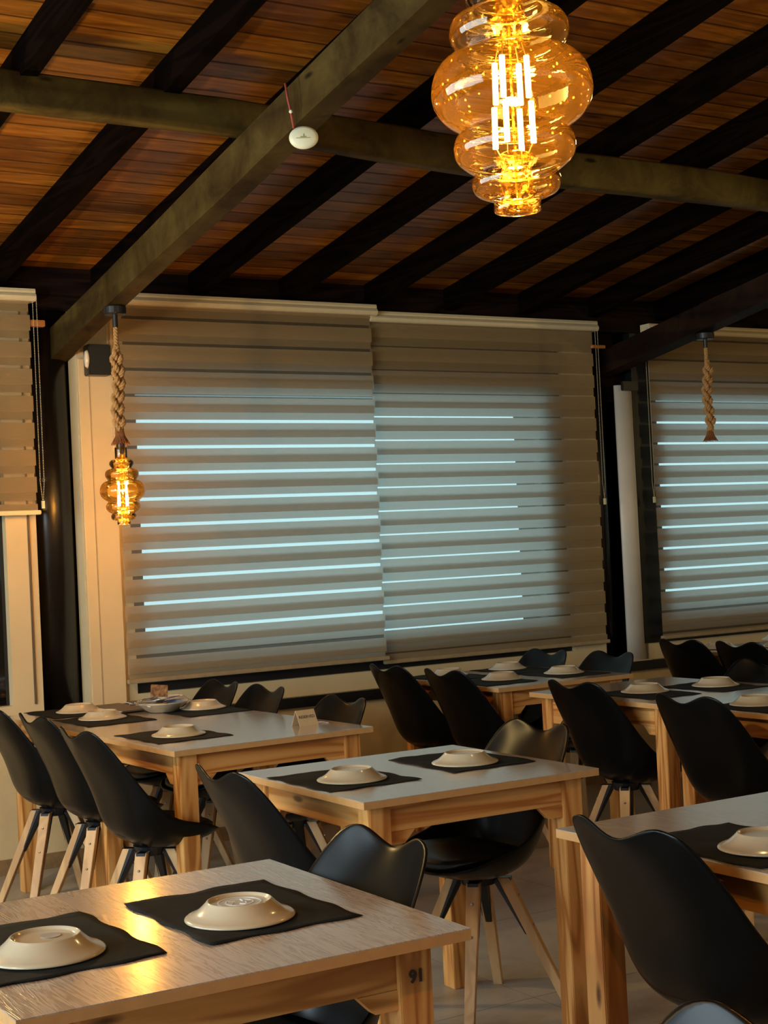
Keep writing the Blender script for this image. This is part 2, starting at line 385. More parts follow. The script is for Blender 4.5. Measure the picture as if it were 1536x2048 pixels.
# dark recesses behind the columns
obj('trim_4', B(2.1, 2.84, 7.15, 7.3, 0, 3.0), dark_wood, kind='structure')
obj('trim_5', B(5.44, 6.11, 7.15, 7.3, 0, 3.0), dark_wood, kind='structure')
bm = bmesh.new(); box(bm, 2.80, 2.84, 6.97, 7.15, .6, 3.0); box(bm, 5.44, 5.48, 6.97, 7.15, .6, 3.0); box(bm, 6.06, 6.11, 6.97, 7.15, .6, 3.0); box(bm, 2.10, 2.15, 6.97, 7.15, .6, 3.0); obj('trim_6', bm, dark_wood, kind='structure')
bm = bmesh.new(); box(bm, X0, X0+.62, YW, 7.0, .6, 3.1); obj('wall_back_end', bm, cream_m, kind='structure')
bm = bmesh.new(); box(bm, 9.58, X1, YW, 7.0, .6, 3.1); obj('wall_back_return', bm, cream_m, kind='structure')
for n, (cx, cy) in enumerate(((2.455, 7.02), (5.755, 7.02))):
    o = obj('column', lathe(bmesh.new(), [(0, .612), (.112, .612), (.112, 2.72), (0, 2.72)], 40, cx, cy), column_m)
    for p in o.data.polygons: p.use_smooth = len(p.vertices) == 4
    tag(o, ['glossy dark round column between the left window and the double window', 'glossy dark round column at the right of the double window'][n], 'column', 'dark columns between the windows')

# panels beside the columns
p1 = obj('vertical_panel', B(2.562, 2.735, YW-.004, YW+.019, .667, 2.36), upvc_m, bev=.003)
tag(p1, 'tall cream vertical casing strip left of the wide double blinds, below the beam end', 'panel')
obj('groove', B(2.612, 2.616, YW-.006, YW-.0035, .67, 2.355), plain('groove_shadow', (.34, .26, .17), .6), p1)
bm = bmesh.new(); pr = []
for i in range(13):
    a = PI*i/12; pr.append((5.91-.066*math.cos(a), YW+.01-.032*math.sin(a)))
prism(bm, pr, 'z', .668, 2.28)
p2 = obj('vertical_panel', bm, panel_m, smooth=False)
for p in p2.data.polygons: p.use_smooth = len(p.vertices) == 4
tag(p2, 'tall white rounded upright cover between the right column and the rightmost blind', 'panel')
obj('cap_bracket', B(5.865, 5.985, YW-.05, YW-.028, 2.245, 2.30), black_metal, p2, bev=.004)
obj('base_plate', B(5.84, 6.0, YW-.028, YW+.03, .6655, .672), plate_m, p2)

# ------------------------------------------------------------------ roof timber
def sloped(name, x0, x1, ya, yb, z0, h, s, mat, label, cat, group, jag=0, skew=0):
    bm = bmesh.new(); n = 14; rings = []; xa, xb = x0, x1
    for i in range(n+1):
        t = i/n; y = ya+(yb-ya)*t; z = z0+s*(YW-y); x0, x1 = xa+skew*(y-YW), xb+skew*(y-YW)
        j = lambda: random.uniform(-jag, jag)
        rings.append([bm.verts.new(p) for p in ((x0+j(), y, z+j()), (x1+j(), y, z+j()), (x1+j(), y, z+h), (x0+j(), y, z+h))])
    for a, b in zip(rings, rings[1:]):
        for k in range(4): bm.faces.new([a[k], a[(k+1) % 4], b[(k+1) % 4], b[k]])
    bm.faces.new(rings[0]); bm.faces.new(rings[-1])
    o = obj(name, bm, mat); return tag(o, label, cat, group)
RL = ['dark rafter carrying the large near glass bulb at the top of the picture', 'leftmost dark rafter, crossing above the log at the upper left corner', 'second dark rafter from the left, left of the big sloping beam',
      'dark rafter running directly above the big left beam', 'first dark rafter right of the big left beam', 'second dark rafter right of the big left beam',
      'third dark rafter right of the big left beam', 'fourth dark rafter right of the big left beam', 'fifth dark rafter right of the big left beam',
      'sixth dark rafter right of the big left beam, just before the dark right beam', 'first dark rafter beyond the dark right beam', 'second dark rafter beyond the dark right beam',
      'last dark rafter beyond the dark right beam']
for i, L in enumerate(RL):
    x = 1.193+.507*i
    sloped('rafter', x-.06, x, Y0, 6.86, ZR, .115, SL, rafter_m, L, 'rafter', 'dark roof rafters', .0015)
sloped('main_beam', 2.458, 2.545, Y0, 6.99, 2.378, .145, .166, beam_m, 'big rough olive-brown beam sloping down to the left column', 'beam', 'sloping main beams', .004, .02)
sloped('main_beam', 5.82, 5.93, Y0, 6.99, 2.365, .14, .165, beam_dark_m, 'dark sloping beam at the right carrying the bare knotted rope', 'beam', 'sloping main beams', .004)
def log():
    bm = bmesh.new(); n = 60; rings = []
    for i in range(n+1):
        x = X0+.05+(9.0-X0)*i/n; zt = 3.024-.021*(x-1.57) + .005*math.sin(x*3.1); y = 4.79+.006*math.sin(x*2.2)
        h = .128 + .01*math.sin(x*1.7+1)
        sec = [(0, .01), (.012, 0), (.085, 0), (.097, .012), (.1, h-.012), (.088, h), (.012, h), (0, h-.012)]
        rings.append([bm.verts.new((x, y+a+random.uniform(-.002, .002), zt-h+b+random.uniform(-.002, .002))) for a, b in sec])
    for a, b in zip(rings, rings[1:]):
        for k in range(8): bm.faces.new([a[k], a[(k+1) % 8], b[(k+1) % 8], b[k]])
    bm.faces.new(rings[0]); bm.faces.new(rings[-1]); return bm
o = obj('log_purlin', log(), log_m, smooth=True); tag(o, 'squared olive-brown log running level across the ceiling under the rafters', 'beam')
o = obj('batten', B(2.27, 2.40, 6.80, 6.835, 2.50, 2.53), copper_m, bev=.003); tag(o, 'short varnished wooden batten beside the top of the left blind', 'batten')
o = obj('batten', B(5.665, 5.76, 6.80, 6.825, 2.49, 2.508), copper_m, bev=.003); tag(o, 'thin short wooden batten at the top right edge of the double blinds', 'batten')

# ------------------------------------------------------------------ zebra blinds
P = .1247
def chain(bm, x, y, z0, z1):
    for dx in (-.009, .009):
        z = z0
        while z > z1:
            bmesh.ops.create_icosphere(bm, subdivisions=1, radius=.0026, matrix=Matrix.Translation((x+dx*(1 if z > z1+.1 else (z-z1)/.1+.15), y, z))); z -= .0075
def blind(x0, x1, y, ztop, zbot, zg, off, label, chx, chz, bar=None):
    t = thing('zebra_blind', label, 'blind', ((x0+x1)/2, y, zbot), 0, 'striped day and night roller blinds')
    cx, cy, cz = (x0+x1)/2, y, zbot
    L = lambda a: a-cx
    bm = bmesh.new()
    pr = [(-.035, -.057), (-.043, -.050), (-.046, -.036), (-.040, -.026), (-.034, -.020), (-.036, -.012), (-.032, 0), (.045, 0), (.045, -.05), (.03, -.057)]
    prism(bm, [(a, b+ztop-cz) for a, b in pr], 'x', L(x0)-.008, L(x1)+.022); obj('cassette', bm, fascia_m, t)
    e0, e1 = L(x0), L(x1)
    fb, sh, rb = bmesh.new(), bmesh.new(), bmesh.new()
    zc = ztop-.057-cz
    # front band tops at zg - k*P ; rear band tops lower by off
    g = zg-cz
    while g < zc+P: g += P
    tops = []
    while g > 0: tops.append(g); g -= P
    def strip(b, xa, xb, yy, za, zb_, wob):
        n = 26; r = []
        for i in range(n+1):
            x = xa+(xb-xa)*i/n; w = wob*math.sin(x*3+za*9)
            r.append((b.verts.new((x, yy+w, zb_)), b.verts.new((x, yy+w*.6, za))))
        for a, c in zip(r, r[1:]): b.faces.new([a[0], c[0], c[1], a[1]])
    last = -1
    for T in tops:
        a, b_ = min(T, zc), max(T-.0725, 0)
        if a > b_: strip(fb, e0, e1, -.004, a, b_, .001)
        a2, b2 = min(T-off, zc), max(T-off-.0745, 0)
        if a2 > b2: strip(rb, e0+.008, e1-.004, .004, a2, b2, .001)
    strip(sh, e0+.004, e1-.004, .0, zc, 0, .0005)
    obj('front_bands', fb, band_m, t, kind=None); obj('rear_bands', rb, band_m, t); obj('sheer', sh, sheer_m, t)
    obj('bottom_bar', B(e0, e1+.012, -.016, .018, -.012, .008), bar or taupe_bar_m, t, bev=.003)
    cb = bmesh.new(); chain(cb, chx-cx, -.02, zc+.03, chz-cz); 
    box(cb, chx-cx-.006, chx-cx+.006, -.026, -.014, chz-cz-.035, chz-cz); obj('bead_chain', cb, fascia_m, t)
    return t
blind(.6, 2.325, 6.80, 2.668, 1.64, 2.1763, .034, 'short raised striped blind at the far left, half way down over black glass', 2.345, 1.69, fascia_m)
blind(2.727, 4.165, 6.795, 2.672, .825, 2.1763, .034, 'left one of the two wide striped blinds at the centre, behind the lit rope lamp', 2.70, 1.95)
blind(4.172, 5.68, 6.828, 2.645, .80, 2.0830+.002, .042, 'right one of the two wide striped blinds at the centre', 5.70, 1.62)
blind(6.095, 9.2, 6.82, 2.645, .79, 2.1792, .037, 'striped blind at the right behind the bare knotted rope', 6.07, 1.62)

# ------------------------------------------------------------------ wall spotlight
t = thing('wall_spotlight', 'small black box lamp with round glass lens high beside the left wide blind', 'lamp', (2.64, 6.79, 2.275))
obj('housing', B(-.05, .06, -.03, .044, 0, .145), black_metal, t, bev=.004)
bm = lathe(bmesh.new(), [(0, .0), (.02, .002), (.028, .012), (.022, .03), (0, .036)], 20)
for v in bm.verts: v.co = Vector((-.045-v.co.z*.6, v.co.y*.75-.012, .075+v.co.x*1.6))
obj('glass_lens', bm, plain('frosted_lens', (.62, .50, .34), .2), t, smooth=True)

# ------------------------------------------------------------------ pendants
def rope_bms(z0, z1, zs, seed=0, thin=.0):
    """plaited rope between z0 (top) and z1, plus a straight laid rope from zs to z0"""
    bm = bmesh.new()
    n = max(40, int((z0-z1)/.0032))
    Lb = .165; A, Bq = .0185, .0125
    for k in range(3):
        path = []
        for i in range(n+1):
            t = i/n; z = z0+(z1-z0)*t; th = 2*PI*(z0-z)/Lb+2*PI*k/3
            e = min(1, 8*t, 8*(1-t)+.25)
            path.append(Vector(((A*math.sin(th)+.006*math.sin(z*23+seed))*e, Bq*math.sin(2*th)*e+.004*math.cos(z*17), z)))
        for q in range(3):
            pp = []
            for i, p in enumerate(path):
                d = (path[min(i+1, n)]-path[max(i-1, 0)]).normalized(); a = d.orthogonal().normalized(); a = (Vector((1, 0, 0))-d*d.x).normalized(); b = d.cross(a)
                ph = 2*PI*q/3+i*.0032*2*PI/.040
                pp.append(p+.0062*(a*math.cos(ph)+b*math.sin(ph)))
            tube(bm, pp[::2], .0066, 7)
    m = int((zs-z0)/.004)+2
    for q in range(3):
        tube(bm, [(.0055*math.cos(2*PI*q/3+i*.75), .0055*math.sin(2*PI*q/3+i*.75), zs+(z0-.03-zs)*i/m) for i in range(m+1)], .006, 7)
    return bm
def tassel(z1, h=.062):
    bm = bmesh.new()
    lathe(bm, [(.012, z1+.012), (.013, z1-.004), (.015, z1-.015), (.022, z1-h*.6), (.030, z1-h)], 22)
    for i in range(46):
        a = 2*PI*i/46+random.uniform(-.05, .05); r1 = random.uniform(.034, .042)
        tube(bm, [(.012*math.cos(a), .012*math.sin(a), z1), (.019*math.cos(a), .019*math.sin(a), z1-h*.45), (r1*math.cos(a), r1*math.sin(a), z1-h-random.uniform(0, .01))], [.0025, .002, .0012], 4)
    return bm
BULB = [(.0255, .000), (.027, -.008), (.027, -.045), (.030, -.052), (.044, -.056), (.0515, -.066), (.0515, -.076), (.044, -.087), (.0415, -.0905),
        (.050, -.0925), (.066, -.100), (.072, -.113), (.070, -.127), (.062, -.139), (.0625, -.1425), (.078, -.149), (.091, -.163), (.097, -.184), (.095, -.203),
        (.084, -.220), (.067, -.232), (.0635, -.236), (.070, -.243), (.0735, -.256), (.070, -.270), (.058, -.281), (.0490, -.286), (.0525, -.292), (.0535, -.301), (.049, -.311), (.036, -.317),
        (.0285, -.319), (.0285, -.331), (.024, -.335), (.0, -.336)]
def bulb(t, zt, e):
    o = obj('bulb_glass', lathe(bmesh.new(), [(p.x, p.y+zt) for p in [Vector((max(q.x, 0), q.y)) for q in arch([Vector((a, b)) for a, b in BULB], 4)]], 64), amber_m, t, smooth=True)
    st = bmesh.new()
    lathe(st, [(.012, zt-.005), (.014, zt-.05), (.016, zt-.09), (.022, zt-.10), (.022, zt-.105), (.016, zt-.112), (.016, zt-.128), (.022, zt-.134), (.014, zt-.14)], 20)
    lathe(st, [(.014, zt-.262), (.023, zt-.268), (.021, zt-.275), (.018, zt-.285), (.021, zt-.295), (.019, zt-.31), (.021, zt-.325), (.012, zt-.333)], 20)
    tube(st, [(0, 0, zt-.1), (0, 0, zt-.33)], .0018, 6)
    obj('glass_stem', st, stem_m, t, smooth=True)
    for lvl, r in ((0, .0215), (1, .0235)):
        for k in range(4):
            a = 2*PI*k/4+.45+lvl*.12
            z1 = zt-.150-lvl*.0545
            f = bmesh.new(); tube(f, [(r*math.cos(a), r*math.sin(a), z1), (r*math.cos(a)*1.04, r*math.sin(a)*1.04, z1-.050)], .0034, 8)
            obj('filament', f, fil_m, t)
    for k in range(4):
        a = 2*PI*k/4+.45
        for pts in ([(.016*math.cos(a), .016*math.sin(a), zt-.132), (.0215*math.cos(a), .0215*math.sin(a), zt-.151)], [(.0235*math.cos(a+.12), .0235*math.sin(a+.12), zt-.254), (.018*math.cos(a), .018*math.sin(a), zt-.267)]):
            w = bmesh.new(); tube(w, pts, .0008, 5); obj('filament_wire', w, bolt_m, t)
    l = bpy.data.lights.new('bulb_light', 'POINT'); l.energy = e; l.color = (1, .52, .15); l.shadow_soft_size = .012
    lo = bpy.data.objects.new('bulb_light', l); COL.objects.link(lo); lo.parent = t; lo.location = (0, 0, zt-.2)
def pendant(loc, ztop, z_rope, z_plait, z_end, label, group, e=None, cord_top=None):
    """all z absolute"""
    t = thing('pendant_lamp' if e is not None else 'rope_pendant', label, 'lamp' if e is not None else 'rope', (loc[0], loc[1], ztop), 0, group)
    R = lambda z: z-ztop
    obj('canopy', lathe(bmesh.new(), [(0, .004), (.047, .004), (.05, .0), (.05, -.028), (.046, -.032), (0, -.032)], 28), black_metal, t)
    obj('canopy_screw', lathe(bmesh.new(), [(0, -.0285), (.003, -.030), (.004, -.034), (0, -.036)], 10, .032, -.03), bolt_m, t)
    obj('stem', lathe(bmesh.new(), [(0, -.02), (.0115, -.02), (.0115, R(z_rope)), (0, R(z_rope))], 16), black_metal, t)
    obj('plaited_rope', rope_bms(R(z_plait), R(z_end), R(z_rope)+.004, loc[0]), rope_m, t, smooth=True)
    obj('rope_tassel', tassel(R(z_end)+.004, .062 if e is not None else .055), tassel_m, t)
    if e is not None:
        zt = R(z_end)-.073
        obj('lamp_socket', lathe(bmesh.new(), [(0, zt+.055), (.016, zt+.055), (.0185, zt+.0), (.017, zt-.012), (.012, zt-.03), (0, zt-.03)], 20), black_metal, t)
        bulb(t, zt, e)
    return t
pendant((2.49, 6.17), 2.492, 2.405, 2.325, 1.960, 'lit amber bulb on plaited rope hanging in front of the wide blinds', 'pendants on plaited rope', 7)
pendant((5.875, 6.105), 2.478, 2.400, 2.335, 1.948, 'bare plaited rope without a bulb hanging before the rightmost blind', 'pendants on plaited rope')
nb = Vector((1.107, 1.455, 0)); zbot = 1.795
pendant((nb.x, nb.y), 3.515, 3.40, 3.30, zbot+.336+.073, 'large lit amber ripple-glass bulb close to the camera at the top', 'pendants on plaited rope', 11)

# ------------------------------------------------------------------ hanging disc
t = thing('hanging_disc', 'small ivory oval disc hanging by a red cord on the big beam', 'tag', (2.41, 4.29, 2.742))
t.scale = (1.1, 1.1, 1.1)
bm = lathe(bmesh.new(), [(0, -.012), (.03, -.012), (.040, -.004), (.040, .004), (.03, .012), (0, .012)], 36)
for v in bm.verts:
    c = v.co.copy(); k = 1 - (.18*max(0, c.y)/.04); v.co = Vector((c.z*.9, c.x*1.08, c.y*.84))
obj('disc', bm, disc_m, t, smooth=True)
bm = bmesh.new(); tube(bm, [(.003, .028, .030), (-.002, .034, .075), (.0, .042, .12), (.004, .047, .165)], .0035, 7); obj('red_cord', bm, red_m, t, smooth=True)
bm = bmesh.new(); bmesh.ops.create_icosphere(bm, subdivisions=2, radius=.006, matrix=Matrix.Translation((-.004, .034, .078))); obj('bead', bm, disc_m, t, smooth=True)
bm = bmesh.new(); 
for a, b, c, d in ((-.020, .022, -.004, -.002), (-.008, .010, -.001, .002), (-.002, .001, .002, .009)): box(bm, -.0118, -.0108, a, b, c, d)
obj('printed_mark', bm, plain('olive_print', (.30, .27, .12), .5), t)
t.rotation_euler = (0, 0, 1.06)

# ------------------------------------------------------------------ tables
def table(name, x, y, a, b, th, label, group=None, z=.75, number=None, ov=.036):
    t = thing(name, label, 'table', (x, y, 0), th, group)
    tk, L = .018, .064
    obj('tabletop', B(0, a, 0, b, z-.0022, z), lam_m, t)
    obj('edge_band', B(0, a, 0, b, z-tk-.002, z-.0022), edge_m, t)
    zt = z-tk-.002
    for sx in (0, 1):
        for sy in (0, 1):
            x0 = ov if not sx else a-ov-L; y0 = ov if not sy else b-ov-L
            lg = obj('leg', B(x0, x0+L, y0, y0+L, 0, zt), pine['z'], t, bev=.002)
            if number and sx == 1 and sy == 0:
                cu = bpy.data.curves.new('num', 'FONT'); cu.body = number; cu.size = .030; cu.extrude = .0004; cu.offset = .0010; cu.align_x = 'CENTER'
                tmp = bpy.data.objects.new('tmp', cu); me = bpy.data.meshes.new_from_object(tmp); bpy.data.objects.remove(tmp)
                me.transform(Matrix.Translation((x0+L*.50, y0-.0016, z-.086)) @ Matrix.Rotation(PI/2, 4, 'X')); me.materials.append(ink_m)
                no = bpy.data.objects.new('painted_number', me); COL.objects.link(no); no.parent = lg; no['label'] = 'black painted number 91'
    h = .076; rec = .012
    for sy in (0, 1):
        y0 = ov+rec if not sy else b-ov-rec-.022
        obj('apron', B(ov+L, a-ov-L, y0, y0+.022, zt-h, zt), pine['x'], t)
        for sx in (0, 1):
            bm = bmesh.new(); xx = ov+L if not sx else a-ov-L; s = 1 if not sx else -1
            prism(bm, [(xx, zt-h-.034), (xx+s*.045, zt-h-.034), (xx+s*.078, zt-h-.0005), (xx, zt-h-.0005)], 'y', y0-.002, y0+.024)
            obj('corner_brace', bm, pine['x'], t)
    for sx in (0, 1):
        x0 = ov+rec if not sx else a-ov-rec-.022
        obj('apron', B(x0, x0+.022, ov+L, b-ov-L, zt-h, zt), pine['y'], t)
        for sy in (0, 1):
            bm = bmesh.new(); yy = ov+L if not sy else b-ov-L; s = 1 if not sy else -1
            prism(bm, [(yy, zt-h-.034), (yy+s*.045, zt-h-.034), (yy+s*.078, zt-h-.0005), (yy, zt-h-.0005)], 'x', x0-.002, x0+.024)
            obj('corner_brace', bm, pine['y'], t)
    return t
G = 'square pine dining tables'
T1 = table('dining_table', .676, 2.168, .785, .772, -.019, 'nearest pine table at lower left with number 91 painted on its leg', G, number='91', ov=.050)
T2 = table('dining_table', 1.985, 3.385, .765, .755, -.018, 'pine table in the middle set with two upturned plates', G)
T3a = table('dining_table', 2.066, 4.765, .795, .805, .024, 'pine table holding the folded card sign, near half of the left pair', G)
T3b = table('dining_table', 2.066-.024*.808, 4.765+.808, .795, .93, .024, 'pine table by the window carrying the plate of sachets, far half of the left pair', G)
T4 = table('dining_table', 2.109, 1.968, .78, .78, 0, 'pine table at the lower right edge with one plate in view', G)
T5a = table('dining_table', 3.935, 4.415, .775, .85, .0, 'pine table right of centre, far half of the right-hand pair', G)
T5b = table('dining_table', 3.935, 3.63, .775, .782, .0, 'pine table at the right edge, near half of the right-hand pair', G)
T6 = table('dining_table', 3.965, 5.53, .775, .90, -.01, 'pine table under the window set with four plates, behind the middle table', G)
T7 = table('dining_table', 5.80, 5.52, .78, .86, 0, 'pine table at far right by the window, mostly hidden by black chairs', G)

# ------------------------------------------------------------------ placemats and plates
def placemat(x, y, th, label, w=.295, d=.385, z=.75):
    bm = bmesh.new(); nx, ny = 18, 22; V = []
    ph = random.random()*9
    for i in range(nx+1):
        row = []
        for j in range(ny+1):
            u, v = i/nx-.5, j/ny-.5
            ex = .004*math.sin(v*17+ph) if i in (0, nx) else 0; ey = .004*math.sin(u*15+ph) if j in (0, ny) else 0
            hgt = .0016+.0012*math.sin(u*9+ph)*math.sin(v*8+ph*2)+(.0012 if (i in (0, nx) or j in (0, ny)) else 0)*abs(math.sin(u*11+v*9+ph))
            row.append(bm.verts.new((u*w+ex, v*d+ey, hgt)))
        V.append(row)
    for i in range(nx):
        for j in range(ny): bm.faces.new([V[i][j], V[i+1][j], V[i+1][j+1], V[i][j+1]])
    r = bmesh.ops.extrude_face_region(bm, geom=list(bm.faces))
    for v in [q for q in r['geom'] if isinstance(q, bmesh.types.BMVert)]: v.co.z = max(.0002, v.co.z-.0012)
    o = obj('placemat', bm, mat_m, smooth=True); o.location = (x, y, z+.0002); o.rotation_euler = (0, 0, th)
    return tag(o, label, 'placemat', 'black cloth placemats')
plate_bm = lathe(bmesh.new(), [(p.x, p.y) for p in arch([Vector(q) for q in [(.0, .0265), (.035, .0265), (.049, .0268), (.0535, .0300), (.0560, .0322), (.0585, .0318), (.0620, .0280), (.0700, .0205), (.0790, .0135), (.0880, .0090), (.0945, .0066), (.0985, .0042), (.0995, .0022), (.0985, .0006), (.094, .0012)]], 4)], 56)
PLATE = obj('plate', plate_bm, plate_m, smooth=True)
first = [True]
def plate(x, y, label, z=.7528):
    o = PLATE if first[0] else PLATE.copy()
    if not first[0]: COL.objects.link(o)
    first[0] = False; o.location = (x, y, z); o.rotation_euler = (0, 0, random.uniform(0, 6))
    tag(o, label, 'plate', 'upturned cream plates'); return o
def setting(mx, my, th, ml, px, py, pl, **k):
    placemat(mx, my, th, ml, **k); return plate(px, py, pl)
def stamp(pl, kind):  # adds a flat grey disc to one plate base, pale rings to another
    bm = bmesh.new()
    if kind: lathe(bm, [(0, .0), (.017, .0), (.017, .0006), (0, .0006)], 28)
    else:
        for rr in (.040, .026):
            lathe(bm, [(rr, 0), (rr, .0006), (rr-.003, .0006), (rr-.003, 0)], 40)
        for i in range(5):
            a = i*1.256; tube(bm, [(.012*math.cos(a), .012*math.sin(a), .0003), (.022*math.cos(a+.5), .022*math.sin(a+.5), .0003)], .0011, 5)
    o = obj('base_marking', bm, base_disc_m if kind else plain('pale_base_rings', (.62, .60, .56), .12), pl)
    o.location = (.012, 0, .0270) if kind else (0, 0, .0266); o['label'] = 'grey disc on the upturned base' if kind else 'pale rings and strokes on the upturned base'
pa = setting(1.217, 2.548, .0, 'black cloth placemat on the nearest table under its right plate', 1.192, 2.49, 'upturned cream plate on the nearest table, the whole one on the right', w=.298, d=.39)
pb = setting(.842, 2.545, .02, 'black cloth placemat cut by the lower left picture edge', .832, 2.49, 'upturned cream plate cut off by the lower left picture edge', w=.298, d=.39)
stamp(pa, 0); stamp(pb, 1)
setting(2.148, 3.772, -.01, 'black cloth placemat at the left of the middle table', 2.155, 3.735, 'upturned cream plate at the left of the middle table', w=.29, d=.37)
setting(2.572, 3.80, -.02, 'black cloth placemat at the right of the middle table', 2.553, 3.75, 'upturned cream plate at the right of the middle table', w=.29, d=.38)
setting(2.245, 5.18, .024, 'black cloth placemat on the left pair of tables, nearest of its five', 2.262, 5.17, 'upturned cream plate on the left pair of tables, nearest of its plates')
setting(2.27, 5.93, .024, 'black cloth placemat behind the middle black chair on the left', 2.285, 5.99, 'upturned cream plate left of the plate of sachets')
setting(2.285, 6.36, .024, 'black cloth placemat at the far left window corner of the tables', 2.32, 6.36, 'upturned cream plate nearest the left window, farthest on the left tables')
setting(2.69, 5.90, .024, 'black cloth placemat right of the plate of sachets', 2.735, 5.98, 'upturned cream plate right of the plate of sachets')
setting(2.71, 6.33, .024, 'black cloth placemat at the window end behind the sachets', 2.735, 6.32, 'upturned cream plate half hidden behind the plate of sachets')
setting(2.27, 2.33, .0, 'black cloth placemat at the lower right edge beside the big chair', 2.275, 2.265, 'upturned cream plate at the lower right picture edge')
setting(4.13, 5.83, -.01, 'black cloth placemat at the near left of the window table', 4.225, 5.86, 'upturned cream plate at the near left of the window table')
setting(4.56, 5.83, -.01, 'black cloth placemat at the near right of the window table', 4.58, 5.84, 'upturned cream plate at the near right of the window table')
setting(4.17, 6.22, -.01, 'black cloth placemat at the far left of the window table', 4.21, 6.29, 'upturned cream plate behind the leaning chair top at the window table')
setting(4.57, 6.22, -.01, 'black cloth placemat at the far right of the window table', 4.58, 6.30, 'upturned cream plate at the far right of the window table')
setting(4.155, 4.77, .0, 'black cloth placemat at the left of the right-hand tables, far half', 4.205, 4.83, 'upturned cream plate at the left of the right-hand tables, far half', w=.27)
setting(4.50, 4.74, .0, 'black cloth placemat at the right of the right-hand tables, far half', 4.535, 4.76, 'upturned cream plate at the right of the right-hand tables, far half', w=.27)
setting(4.10, 4.05, .0, 'black cloth placemat at the right picture edge behind a chair', 4.125, 4.12, 'upturned cream plate cut by the right picture edge behind a chair')
plate(5.99, 6.24, 'upturned cream plate on the far right table between two chair backs')
plate(5.99+.24, 6.02, 'upper upturned plate of the stack at the far right edge', z=.790)
plate(5.99+.24, 6.02, 'lower upturned plate of the stack at the far right edge', z=.7528)

# ------------------------------------------------------------------ card sign
t = thing('folded_sign', 'small folded kraft card sign standing on the left tables', 'sign', (2.715, 5.035, .7502), .08)
bm = bmesh.new(); w, h, d = .082, .058, .03
for s in (-1, 1):
    hexa(bm, [(-w/2, s*d, 0), (w/2, s*d, 0), (w/2, s*(d-.0018), 0), (-w/2, s*(d-.0018), 0), (-w/2, s*.0012, h), (w/2, s*.0012, h), (w/2, -s*.0006, h), (-w/2, -s*.0006, h)])
obj('card', bm, card_m, t)
cu = bpy.data.curves.new('txt', 'FONT'); cu.body = 'RESERVED'; cu.size = .0155; cu.extrude = .0003; cu.offset = .0002; cu.align_x = 'CENTER'
tmp = bpy.data.objects.new('tmp', cu); me = bpy.data.meshes.new_from_object(tmp); bpy.data.objects.remove(tmp)
tilt = math.atan2(d, h)
me.transform(Matrix.Translation((0, -d*.42-.0006, h*.58)) @ Matrix.Rotation(PI/2-tilt, 4, 'X') @ Matrix.Translation((0, -.005, 0))); me.materials.append(ink_m)
no = bpy.data.objects.new('lettering', me); COL.objects.link(no); no.parent = t
bm = bmesh.new(); box(bm, -.015, .04, -.028, .03, .0, .0025); o = obj('paper_slip', bm, packet_w); o.location = (2.775, 5.06, .7503); tag(o, 'small white paper slip lying behind the folded card sign', 'paper')

# menus and plate of sachets on T3b
def menu(x, y, th, label, w=.17, d=.42, tilt=0):
    t = thing('menu_folder', label, 'menu', (x, y, .7572), th)
    obj('cover', B(-w/2, w/2, -d/2, d/2, 0, .006), menu_m, t, bev=.001); obj('page_edge', B(-w/2-.003, -w/2+.001, -d/2, d/2, .001, .005), panel_m, t)
    return t
menu(2.475, 6.27, .05, 'grey-brown menu folder lying left of the plate of sachets', w=.15, d=.36)
menu(2.63, 6.37, -.12, 'grey menu folder lying behind the plate of sachets', w=.11, d=.24)
t = thing('serving_plate', 'cream plate right way up heaped with printed sachets', 'plate', (2.565, 6.02, .7502), 0)
obj('dish', lathe(bmesh.new(), [(0, .004), (.05, .004), (.055, 0), (.06, .004), (.082, .018), (.108, .038), (.113, .043), (.109, .044), (.080, .023), (.058, .010), (0, .010)], 48), plate_m, t, smooth=True)
for mt, dx, dy, dz, rz, lb in ((packet_w, -.055, -.03, .020, .4, 'white printed sachet at the left end of the heap'), (packet_b, -.02, -.045, .022, 1.2, 'brown printed sachet low at the front of the heap'),
        (packet_u, .045, -.02, .024, .1, 'blue and white sachet lying at the right front of the heap'), (packet_w, .05, .03, .027, 2.4, 'white sachet at the right back of the heap'),
        (packet_b, .0, .04, .029, .8, 'brown printed sachet at the back of the heap'), (packet_w, -.02, .0, .034, 1.9, 'white printed sachet in the middle under the upright one'),
        (packet_u, .03, .0, .040, .3, 'blue sachet on top, right of the upright one'), (packet_b, -.05, .02, .039, 2.9, 'brown sachet on top, left of the upright one')):
    o = obj('sachet', B(-.042, .042, -.026, .026, -.002, .002), mt, bev=.0012); o.location = (2.565+dx, 6.02+dy, .766+dz)
    o.rotation_euler = (random.uniform(-.22, .22), random.uniform(-.22, .22), rz); tag(o, lb, 'sachet', 'sachets heaped on the plate')
o = obj('sachet', B(-.036, .036, -.002, .002, -.026, .026), packet_b, bev=.001); o.location = (2.545, 6.0, .842); o.rotation_euler = (-.35, .1, -.35)
tag(o, 'brown and blue patterned sachet standing upright on top of the heap', 'sachet', 'sachets heaped on the plate')
for i in range(3):
    bm = bmesh.new(); tube(bm, [(-.09, 0, 0), (0, .002, .003), (.09, 0, .001)], [.004, .003, .006], 6)
    o = obj('spoon', bm, steel_m, smooth=True); o.location = (2.47+.02*i, 5.97+.03*i, .797+.006*i); o.rotation_euler = (0, .04, .3+.25*i)
    tag(o, ['lowest', 'middle', 'topmost'][i]+' steel spoon handle at the left of the sachet heap', 'cutlery', 'steel cutlery in the heap')

